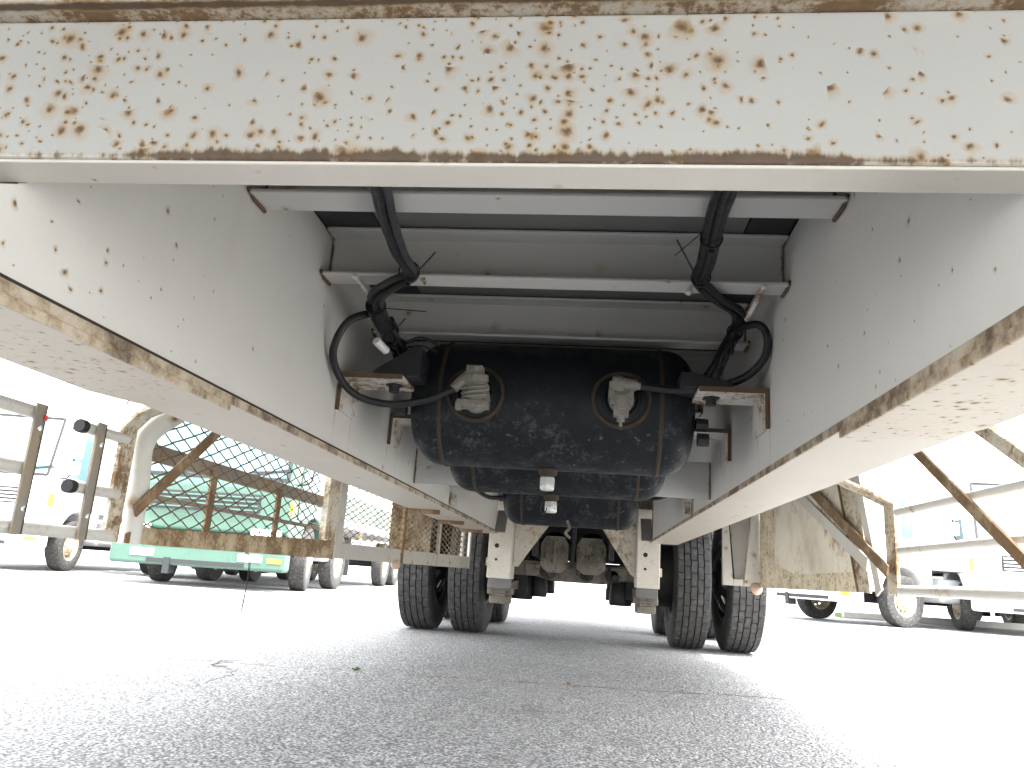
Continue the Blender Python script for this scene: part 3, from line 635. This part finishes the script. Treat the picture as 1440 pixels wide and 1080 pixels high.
# bent uprights of the mesh box
def flat_path(pts, wdt, thk):
    # flat strip following pts in the X-Z plane, wdt along Y
    b = MB(); n = len(pts); vs = []
    for i, p in enumerate(pts):
        a = Vector(pts[max(i - 1, 0)]); c = Vector(pts[min(i + 1, n - 1)]); d = (c - a).normalized(); nn = Vector((d.z, 0, -d.x))
        p = Vector(p); e = nn * thk * .5
        for s1, s2 in ((-1, -1), (1, -1), (1, 1), (-1, 1)): vs.append(p + e * s1 + Vector((0, wdt * .5 * s2, 0)))
    fs = [(3, 2, 1, 0), tuple((n - 1) * 4 + k for k in range(4))] + [(i * 4 + k, i * 4 + (k + 1) % 4, (i + 1) * 4 + (k + 1) % 4, (i + 1) * 4 + k) for i in range(n - 1) for k in range(4)]
    return b.add(vs, fs)
flat_path([(GX, 1.855, .446), (GX, 1.855, .735), (GX + .03, 1.86, .775), (-.74, 1.88, 1.0)], .06, .012).build('guard_upright', M['guard_rust'], T, bevel=.002)
MB().tube(curve_pts([(GX, 1.94, .446), (GX, 1.935, .60), (GX, 1.925, .71), (GX + .05, 1.93, .775), (-1.0, 1.94, .87), (-.74, 1.95, 1.0)], 5), .030, 14).build('guard_upright', M['guard_white'], T, 60)
MB().lathe([(0, .012), (.008, .011), (.01, .001)], (GX + .007, 1.862, .50), (1, 0, 0), 10).build('bolt', M['brown_bar'], T, 40)
MB().bar((GX + .036, 1.885, .526), (GX + .036, 2.32, .853), .006, .034).build('guard_brace', M['brown_bar'], T, bevel=.001)
st = MB(); st.prism([(1.90, .446), (3.50, .446), (3.50, .528), (2.0, .49), (1.965, .495), (1.90, .47)], 0, GX + .012, GX + .018); st.build('bottom_strip', M['guard_rust_heavy'], T)
MB().box(GX - .01, GX + .0165, 3.40, 3.545, .529, .86).build('guard_upright', M['guard_rust'], T, bevel=.002)
MB().box(GX - .01, GX + .0168, 3.5005, 3.545, .446, .5285).build('guard_upright', M['guard_rust_heavy'], T)
MB().box(GX - .06, GX - .045, 1.98, 3.6, .678, .728).build('guard_rail', M['post_brown'], T, bevel=.003)
MB().box(GX - .06, GX - .045, 1.98, 3.6, .573, .588).build('guard_rail', M['post_brown'], T, bevel=.003)
for y in (2.42, 2.97): MB().box(GX - .044, GX - .036, y - .02, y + .02, .446, .70).build('guard_post', M['brown_bar'], T)
def diamond_mesh(y0, y1, z0, z1, px, pz, r, wob=.0015):
    # expanded metal: zigzag strands along y at successive heights, local plane x=0
    b = MB(); rows = int((z1 - z0) / pz) + 1; n = int((y1 - y0) / px)
    for j in range(rows):
        for ph in (0,):
            pts = []
            for i in range(2 * n + 1):
                up = (i + j) % 2; pts.append((random.uniform(-wob, wob) + (.002 if up else -.002), y0 + i * px * .5, z0 + j * pz + (pz if up else 0) + random.uniform(-wob, wob)))
            b.tube(pts, r, 4, True)
    return b
o = diamond_mesh(1.95, 3.40, .48, .86, .112, .021, .0026).build('expanded_mesh', M['mesh_wire'], T, kind='stuff'); o.location = (GX + .004, 0, 0)
# panels that turn inwards ahead of the wheels
P0, P1 = Vector((-1.185, 3.56, 0)), Vector((-.790, 5.10, 0)); dP = (P1 - P0); LP = dP.length; angP = -math.atan2(dP.x, dP.y)
pb = MB(); pb.box(-.004, .004, 0, LP, .449, .522); pn = pb.build('mesh_panel', M['guard_paint'], T); pn.location = P0; pn.rotation_euler = (0, 0, angP)
MB().box(-.006, .006, -.005, .05, .5225, .84).build('panel_upright', M['guard_paint'], pn)
for s_, m_ in ((.415, 'brown_bar'), (.70, 'guard_paint'), (.925, 'guard_paint')):
    MB().box(-.008, .008, LP * s_ - .012, LP * s_ + .012, .448, .80).build('panel_upright', M[m_], pn)
MB().box(-.008, .008, LP - .016, LP + .002, .4485, .80).build('panel_upright', M['guard_white'], pn)
o = diamond_mesh(.05, LP - .01, .515, .80, .070, .016, .0028).build('expanded_mesh', M['guard_rust_heavy'], pn, kind='stuff')
MB().box(-.075, -.070, LP * .40, LP * .72, .50, .86).build('mud_guard', M['guard_rust'], pn)
for y in (3.10, 3.72, 4.40): MB().box(-.743, -.615, y, y + .022, .648, .6645).build('hanger_bar', M['brown_bar'], T)
MB().lathe([(0, .026), (.012, .024), (.014, .001)], (-1.03, 4.13, .442), (.3, -1, 0), 16).build('marker_lamp', M['tan_lens'], T, 40)
for dx in (0, .012): MB().tube(curve_pts([(GX + .01, 2.62 + dx, .452), (GX + .012, 2.66 + dx, .42), (GX + .01, 2.675, .34), (GX + .008, 2.67 - dx, .22)], 6), .0016, 6).build('dangling_wire', M['tie'], T)
# ---------------- side guard, right
HX = 1.0
for z, r in ((.713, .0135), (.590, .0135), (.464, .017)): tube_part('guard_rail', (HX, .3, z), (HX, 2.67, z), r, M['rail_tube'])
flat_path([(HX, 2.735, .450), (HX, 2.735, .735), (HX - .004, 2.737, .748), (.515, 2.80, .98)], .085, .012).build('guard_upright', M['guard_rust'], T, bevel=.002)
MB().bar((HX - .012, 2.835, .452), (HX - .012, 3.03, .90), .008, .058).build('guard_upright', M['guard_white'], T, bevel=.002)
rs = MB(); rs.prism([(2.95, .4505), (3.07, .4505), (3.262, .90), (3.05, .90)], 0, HX - .004, HX + .002); rs.build('guard_strip', M['guard_rust'], T)
MB().bar((HX - .006, 3.072, .452), (HX - .006, 3.27, .90), .008, .010).build('panel_edge', M['brown_bar'], T)
GP = painted('guard_panel_paint', (.70, .62, .47), .55, spots=((60, .7, .42, 6.0), (110, .6, .4, 6.0)), patch=(9, .60, .74), dust=.6)
pl = MB(); pl.prism([(3.075, .4505), (4.79, .4505), (4.79, .93), (3.275, .93)], 0, HX - .003, HX + .003); po = pl.build('guard_panel', GP, T)
MB().prism([(3.12, .525), (4.0, .522), (4.39, .585), (4.39, .90), (3.285, .90)], 0, HX - .0075, HX - .0035).build('cover_plate', painted('cover_plate_paint', (.74, .68, .57), .5, patch=(3.2, .62, .74), dust=.7), po, bevel=.001)
MB().bar((HX - .03, 2.70, .521), (HX - .03, 3.66, .922), .006, .042).build('guard_brace', M['brown_bar'], T)
MB().bar((HX - .016, 2.93, .55), (HX - .016, 3.90, .91), .006, .05).build('guard_brace', M['guard_white'], T)
MB().bar((HX - .03, 1.80, .49), (HX - .03, 2.56, .96), .008, .032).build('guard_brace', M['brown_bar'], T)
flat_path([(HX, 1.42, .47), (HX, 1.42, .70), (HX, 1.60, .72), (HX, 1.61, .73)], .03, .01).build('guard_post', M['post_brown'], T)
MB().bar((HX, 1.84, .745), (HX - .02, 2.15, .94), .03, .036).build('guard_arm', M['guard_rust'], T, bevel=.003)
# box end facing the camera ahead of the outer wheel
fb = MB(); fb.box(.785, .996, 4.83, 4.838, .452, .93); fo = fb.build('wheel_box', M['guard_paint'], T)
MB().prism([(.786, .453), (.845, .453), (.812, .90), (.786, .90)], 1, 4.792, 4.8295).build('box_rib', M['guard_white'], fo)
MB().prism([(.996, .453), (.905, .453), (.955, .90), (.996, .90)], 1, 4.792, 4.8295).build('box_rib', M['guard_white'], fo)
MB().box(.846, .904, 4.795, 4.829, .453, .49).build('box_sill', M['guard_white'], fo)
MB().bar((.85, 4.82, .49), (.815, 4.82, .90), .012, .012, (1, 0, 0)).build('rubber_strip', M['tie'], fo)
MB().lathe([(0, .034), (.010, .033), (.014, .014), (.014, .001)], (.975, 4.785, .440), (0, -1, .2), 22).build('marker_lamp', M['tan_lens'], T, 40)

# ================================================================== TRUCKS
def make_truck(label, loc, rz, paint, W=2.2, cabL=1.75, cabH=2.55, Rw=.42, axles=(1.2,), body=None, lower=None, length=6.5, red=False, mats_w=None, plate=None, wl=0.0, bz=.34):
    t = empty('parked_truck', loc, rz, label, 'truck', 'trucks parked in the yard'); hw = W / 2; pm = paint; lo = lower or paint
    ya = axles[0]; ar = Rw + .13; zb = .52
    arch = [(ya + ar * math.cos(a), Rw + ar * math.sin(a)) for a in [math.pi * k / 10 for k in range(11)]]
    arch = [p for p in arch if p[1] > zb]
    prof = [(.02, zb + .2), (0, 1.30), (.03, 1.42), (.30, cabH - .18), (.42, cabH - .04), (.6, cabH), (cabL, cabH - .02), (cabL + .02, .75), (cabL, zb + .12)] + [p for p in arch if p[0] < cabL - .02] + [(max(.1, ya - ar), zb)]
    b = MB(); b.prism(prof, 0, -hw + .05, hw - .05); cab = b.build('cab', pm, t, bevel=.05, segs=3)
    # windscreen follows the slope
    def onslope(z): return .03 + (z - 1.42) / (cabH - .18 - 1.42) * .27
    z0, z1 = 1.46, cabH - .24; e = .008
    ws = MB(); ws.add([(-hw + .16, onslope(z0) - e, z0), (hw - .16, onslope(z0) - e, z0), (hw - .20, onslope(z1) - e, z1), (-hw + .20, onslope(z1) - e, z1)], [(0, 1, 2, 3)])
    ws.add([(-hw + .16, onslope(z0) + .02, z0), (hw - .16, onslope(z0) + .02, z0), (hw - .20, onslope(z1) + .02, z1), (-hw + .20, onslope(z1) + .02, z1)], [(3, 2, 1, 0)]); ws.build('windscreen', M['glass'], t)
    fr = MB(); P = [(-hw + .13, onslope(z0 - .03) - .004, z0 - .03), (hw - .13, onslope(z0 - .03) - .004, z0 - .03), (hw - .17, onslope(z1 + .03) - .004, z1 + .03), (-hw + .17, onslope(z1 + .03) - .004, z1 + .03)]
    for i in range(4): fr.bar(P[i], P[(i + 1) % 4], .04, .02, (0, 1, 0))
    fr.build('window_seal', M['trim'], t)
    for k in (-.45, .35):
        wv = MB(); p0 = (k * W * .5, onslope(z0) - .03, z0 - .02); p1 = (k * W * .5 + .62, onslope(z0 + .16) - .03, z0 + .12); wv.bar(p0, p1, .018, .014, (0, 1, 0)); wv.bar((k * W * .5 + .1, onslope(z0 + .06) - .035, z0 + .05), (k * W * .5 + .66, onslope(z0 + .2) - .035, z0 + .10), .02, .02, (0, 1, 0)); wv.build('wiper', M['trim'], t)
    for sg in (-1, 1):
        xs_ = sg * (hw - .048)
        wd = MB(); wd.prism([(.42, 1.48), (cabL - .38, 1.42), (cabL - .38, cabH - .28), (.60, cabH - .28)], 0, *sorted((xs_, xs_ + sg * .006))); wd.build('side_window', M['glass'], t)
        dr = MB(); Q = [(.36, .95), (.34, 1.44), (.55, cabH - .2), (cabL - .30, cabH - .2), (cabL - .30, .95)]
        for i in range(5): q0, q1 = Q[i], Q[(i + 1) % 5]; dr.bar((xs_ + sg * .002, *q0), (xs_ + sg * .002, *q1), .008, .008, (1, 0, 0))
        dr.build('door_seam', M['trim'], t)
        hd = MB(); hd.box(*sorted((xs_, xs_ + sg * .025)), cabL - .55, cabL - .38, 1.20, 1.235); hd.build('door_handle', M['trim'], t)
        mr = MB(); mr.tube(curve_pts([(xs_, .32, cabH - .35), (xs_ + sg * .18, .12, cabH - .30), (xs_ + sg * .24, .06, cabH - .5), (xs_ + sg * .24, .06, 1.55), (xs_ + sg * .16, .14, 1.42), (xs_, .25, 1.40)], 5), .012, 8); mo = mr.build('mirror_arm', M['trim'], t, 60)
        mb = MB(); mb.box(*sorted((xs_ + sg * .15, xs_ + sg * .37)), .02, .09, cabH - .85, cabH - .42); mb.build('mirror', M['truck_grey'], mo, bevel=.025)
        mb = MB(); mb.box(*sorted((xs_ + sg * .16, xs_ + sg * .36)), .02, .09, cabH - 1.10, cabH - .89); mb.build('mirror', M['truck_grey'], mo, bevel=.025)
        hl = MB(); hl.box(*sorted((sg * (hw - .50), sg * (hw - .10))), -.075, .0, .60, .78); hl.build('headlight', M['lamp'], t, bevel=.02)
        il = MB(); il.box(*sorted((sg * (hw - .06), sg * (hw - .02))), .02, .16, .98, 1.16); il.build('indicator', M['amber'], t, bevel=.01)
    # grille
    gb = MB(); gb.box(-hw * .62, hw * .62, -.012, .012, .98, 1.22); go = gb.build('grille', M['trim'], t)
    for k in range(4): MB().box(-hw * .60, hw * .60, -.026, -.0125, 1.0 + k * .055, 1.022 + k * .055).build('grille_bar', pm, go, bevel=.004)
    bp = MB(); bp.box(-hw + .02, hw - .02, -.06, .22, bz, bz + .42); bo = bp.build('bumper', lo, t, bevel=.04, segs=3)
    MB().box(-hw * .5, hw * .5, -.066, -.0605, bz + .24, bz + .34).build('bumper_slot', M['trim'], bo)
    MB().box(-hw * .55, hw * .55, -.064, -.0602, bz + .03, bz + .085).build('bumper_slot', M['trim'], bo)
    for sg in (-1, 1): MB().box(*sorted((sg * (hw - .62), sg * (hw - .30))), -.072, -.0603, bz + .105, bz + .20).build('fog_lamp', M['lamp'], bo, bevel=.01)
    for sg in (1,): MB().box(*sorted((sg * (hw - .24), sg * (hw - .05))), -.070, -.0603, bz + .105, bz + .165).build('indicator', M['amber'], bo, bevel=.01)
    MB().box(-hw * .35, -hw * .28, -.075, .1, bz - .10, bz + .10).build('tow_strap', M['trim'], bo)
    if plate:
        pp = MB(); pp.box(-.72, -.28, -.085, -.0735, .625, .795); po_ = pp.build('number_plate', M['white_tag'], bo, bevel=.004)
        cu = bpy.data.curves.new('plate_text', 'FONT'); cu.body = plate; cu.size = .13; cu.align_x = 'CENTER'; cu.align_y = 'CENTER'; cu.extrude = .001
        tmp = bpy.data.objects.new('tmp', cu); col.objects.link(tmp); dg = bpy.context.evaluated_depsgraph_get(); me = bpy.data.meshes.new_from_object(tmp.evaluated_get(dg)); bpy.data.objects.remove(tmp)
        me.transform(Matrix.Translation((-.5, -.0865, .712)) @ Matrix.Rotation(R(90), 4, 'X')); me.materials.clear(); link('plate_number', me, M['trim'], bo)
    if red:
        MB().box(-hw + .1, hw - .1, .25, .50, cabH - .10, cabH + .03).build('roof_visor', M['red'], t, bevel=.02)
    ch = MB()
    for sg in (-1, 1): ch.box(sg * .42 - .04, sg * .42 + .04, .3, length, .58, .80)
    ch.build('chassis', M['chassis'], t)
    MB().box(-.45, .45, .5, 1.6, .36, .60).build('engine_sump', M['chassis'], t, bevel=.05)
    for a in axles: MB().cyl((-hw + .3, a, Rw), (hw - .3, a, Rw), .06, n=12).build('axle', M['chassis'], t, 40)
    MB().box(hw - .55, hw - .1, cabL + .25, cabL + 1.15, .42, .82).build('fuel_tank', M['truck_grey'], t, bevel=.06, segs=3)
    MB().box(-hw + .1, -hw + .55, cabL + .25, cabL + 1.0, .42, .80).build('battery_box', M['chassis'], t, bevel=.02)
    for a in axles:
        rear = a > cabL + .3
        for sg in (-1, 1):
            add_wheel(t, (sg * (hw - .17), a, Rw), Rw, .23, sg, mats_w or (M['rim_white'], M['tyre_old'], M['rim_white']), False, yaw=(wl if not rear else 0))
            if rear: MB().box(*sorted((sg * (hw - .36), sg * (hw - .02))), a + Rw + .05, a + Rw + .07, .22, .85).build('mud_flap', M['chassis'], t)
    if body == 'box':
        MB().box(-hw, hw, cabL + .12, length, .95, 3.3).build('cargo_box', pm, t, bevel=.02)
        for sg in (-1, 1): MB().box(*sorted((sg * (hw - .05), sg * hw)), cabL + 1.3, length - 1.9, .45, .90).build('side_skirt', pm, t)
    elif body == 'flat':
        MB().box(-hw, hw, cabL + .12, length, .98, 1.12).build('flat_bed', M['truck_grey'], t, bevel=.01)
        for sg in (-1, 1): MB().box(*sorted((sg * (hw - .03), sg * hw)), cabL + .14, length, 1.1205, 1.52).build('drop_side', lo, t, bevel=.008)
        MB().box(-hw + .02, hw - .02, cabL + .125, cabL + .18, 1.1205, 2.5).build('headboard', lo, t, bevel=.01)
    for k in range(2 if body == 'flat' else 0):
        MB().box(hw - .045, hw - .012, cabL + .5 + k * 1.6, cabL + .58 + k * 1.6, .86, .92).build('side_marker', M['red' if k == 0 else 'amber'], t)
    return t
make_truck('white truck at the far left behind the open guard rails, teal windscreen and grey mirrors', (-9.2, 10.75, 0), R(9), M['truck_white'], Rw=.40, axles=(1.05, 4.6), body='box', length=6.6)
make_truck('white truck with red roof visor standing between the far left truck and the green truck', (-6.75, 12.3, 0), R(4), M['truck_white'], W=2.1, Rw=.40, axles=(1.1, 4.8), body='flat', length=6.5, red=True)
make_truck('mint green truck with twin front axles seen behind the wire mesh panel', (-5.05, 9.75, 0), R(3), M['truck_green'], W=2.35, cabH=2.75, Rw=.44, axles=(1.15, 2.75, 6.5, 7.7), body='flat', lower=M['truck_green'], length=9.2, wl=R(10), bz=.25)
make_truck('white truck turned sideways behind the rusty guard panel, cream hub on its front wheel', (3.62, 13.9, 0), R(-62), M['truck_white'], W=2.2, Rw=.41, axles=(1.15, 5.0), body='box', length=6.8)
make_truck('white truck at the far right showing its front, dark grille slots and number plate', (7.2, 13.1, 0), R(-8), M['truck_white'], W=2.35, cabH=2.6, Rw=.42, axles=(1.15, 4.9), body='box', length=6.8, plate='10-00')

make_truck('pale grey truck in the second row, behind the red visored truck', (-9.6, 19.5, 0), R(4), M['truck_grey'], Rw=.42, axles=(1.1, 4.9), body='box', length=6.8)
make_truck('white truck standing farther back beyond the left rear wheels', (-4.3, 23.0, 0), R(2), M['truck_white'], Rw=.42, axles=(1.1, 4.9), body='box', length=6.8)
make_truck('white truck behind the sideways truck, its bumper showing under the rusty guard panel', (2.9, 17.9, 0), R(-4), M['truck_white'], Rw=.42, axles=(1.1, 4.9), body='box', length=6.8)
# ================================================================== SMALL THINGS ON THE GROUND
gr = MB()
for k in range(1400):
    if random.random() < .5: x = random.uniform(-2.6, 1.6); y = 3.43 + .12 * x + random.gauss(0, .09)
    else: x = random.uniform(-2.6, 2.0); y = random.uniform(1.5, 6.5)
    r = random.uniform(.0012, .0034); gr.add([(x + r * random.uniform(.7, 1.2), y, r * .3), (x, y + r * random.uniform(.7, 1.3), r * .4), (x - r, y, r * .3), (x, y - r, r * .35), (x + r * .1, y, r * 1.3)], [(0, 1, 4), (1, 2, 4), (2, 3, 4), (3, 0, 4)])
gr.build('grit', M['concrete'], None, label='loose grit scattered over the shaded asphalt', cat='grit', kind='stuff')

def weed(loc, n, h, mat, label):
    b = MB()
    for k in range(n):
        a = random.uniform(0, 6.28); l = h * random.uniform(.6, 1.2); d = Vector((math.cos(a), math.sin(a), 0)); s_ = Vector((-d.y, d.x, 0)) * h * .16; o = d * h * .1
        m = o + d * l * .5 + Vector((0, 0, l * .55)); e = o + d * l + Vector((0, 0, l * .35))
        b.add([o, m + s_, e, m - s_], [(0, 1, 2), (0, 2, 3)])
    o = b.build('weed', mat, None, label=label, cat='weed', group='weeds in the joint of the asphalt'); o.location = loc; return o
weed((-.955, 3.33, 0), 22, .019, M['leaf'], 'small green weed growing in the asphalt joint, left of centre')
weed((-.069, 3.455, 0), 14, .013, M['dry_leaf'], 'small yellowish weed in the asphalt joint below the tanks')
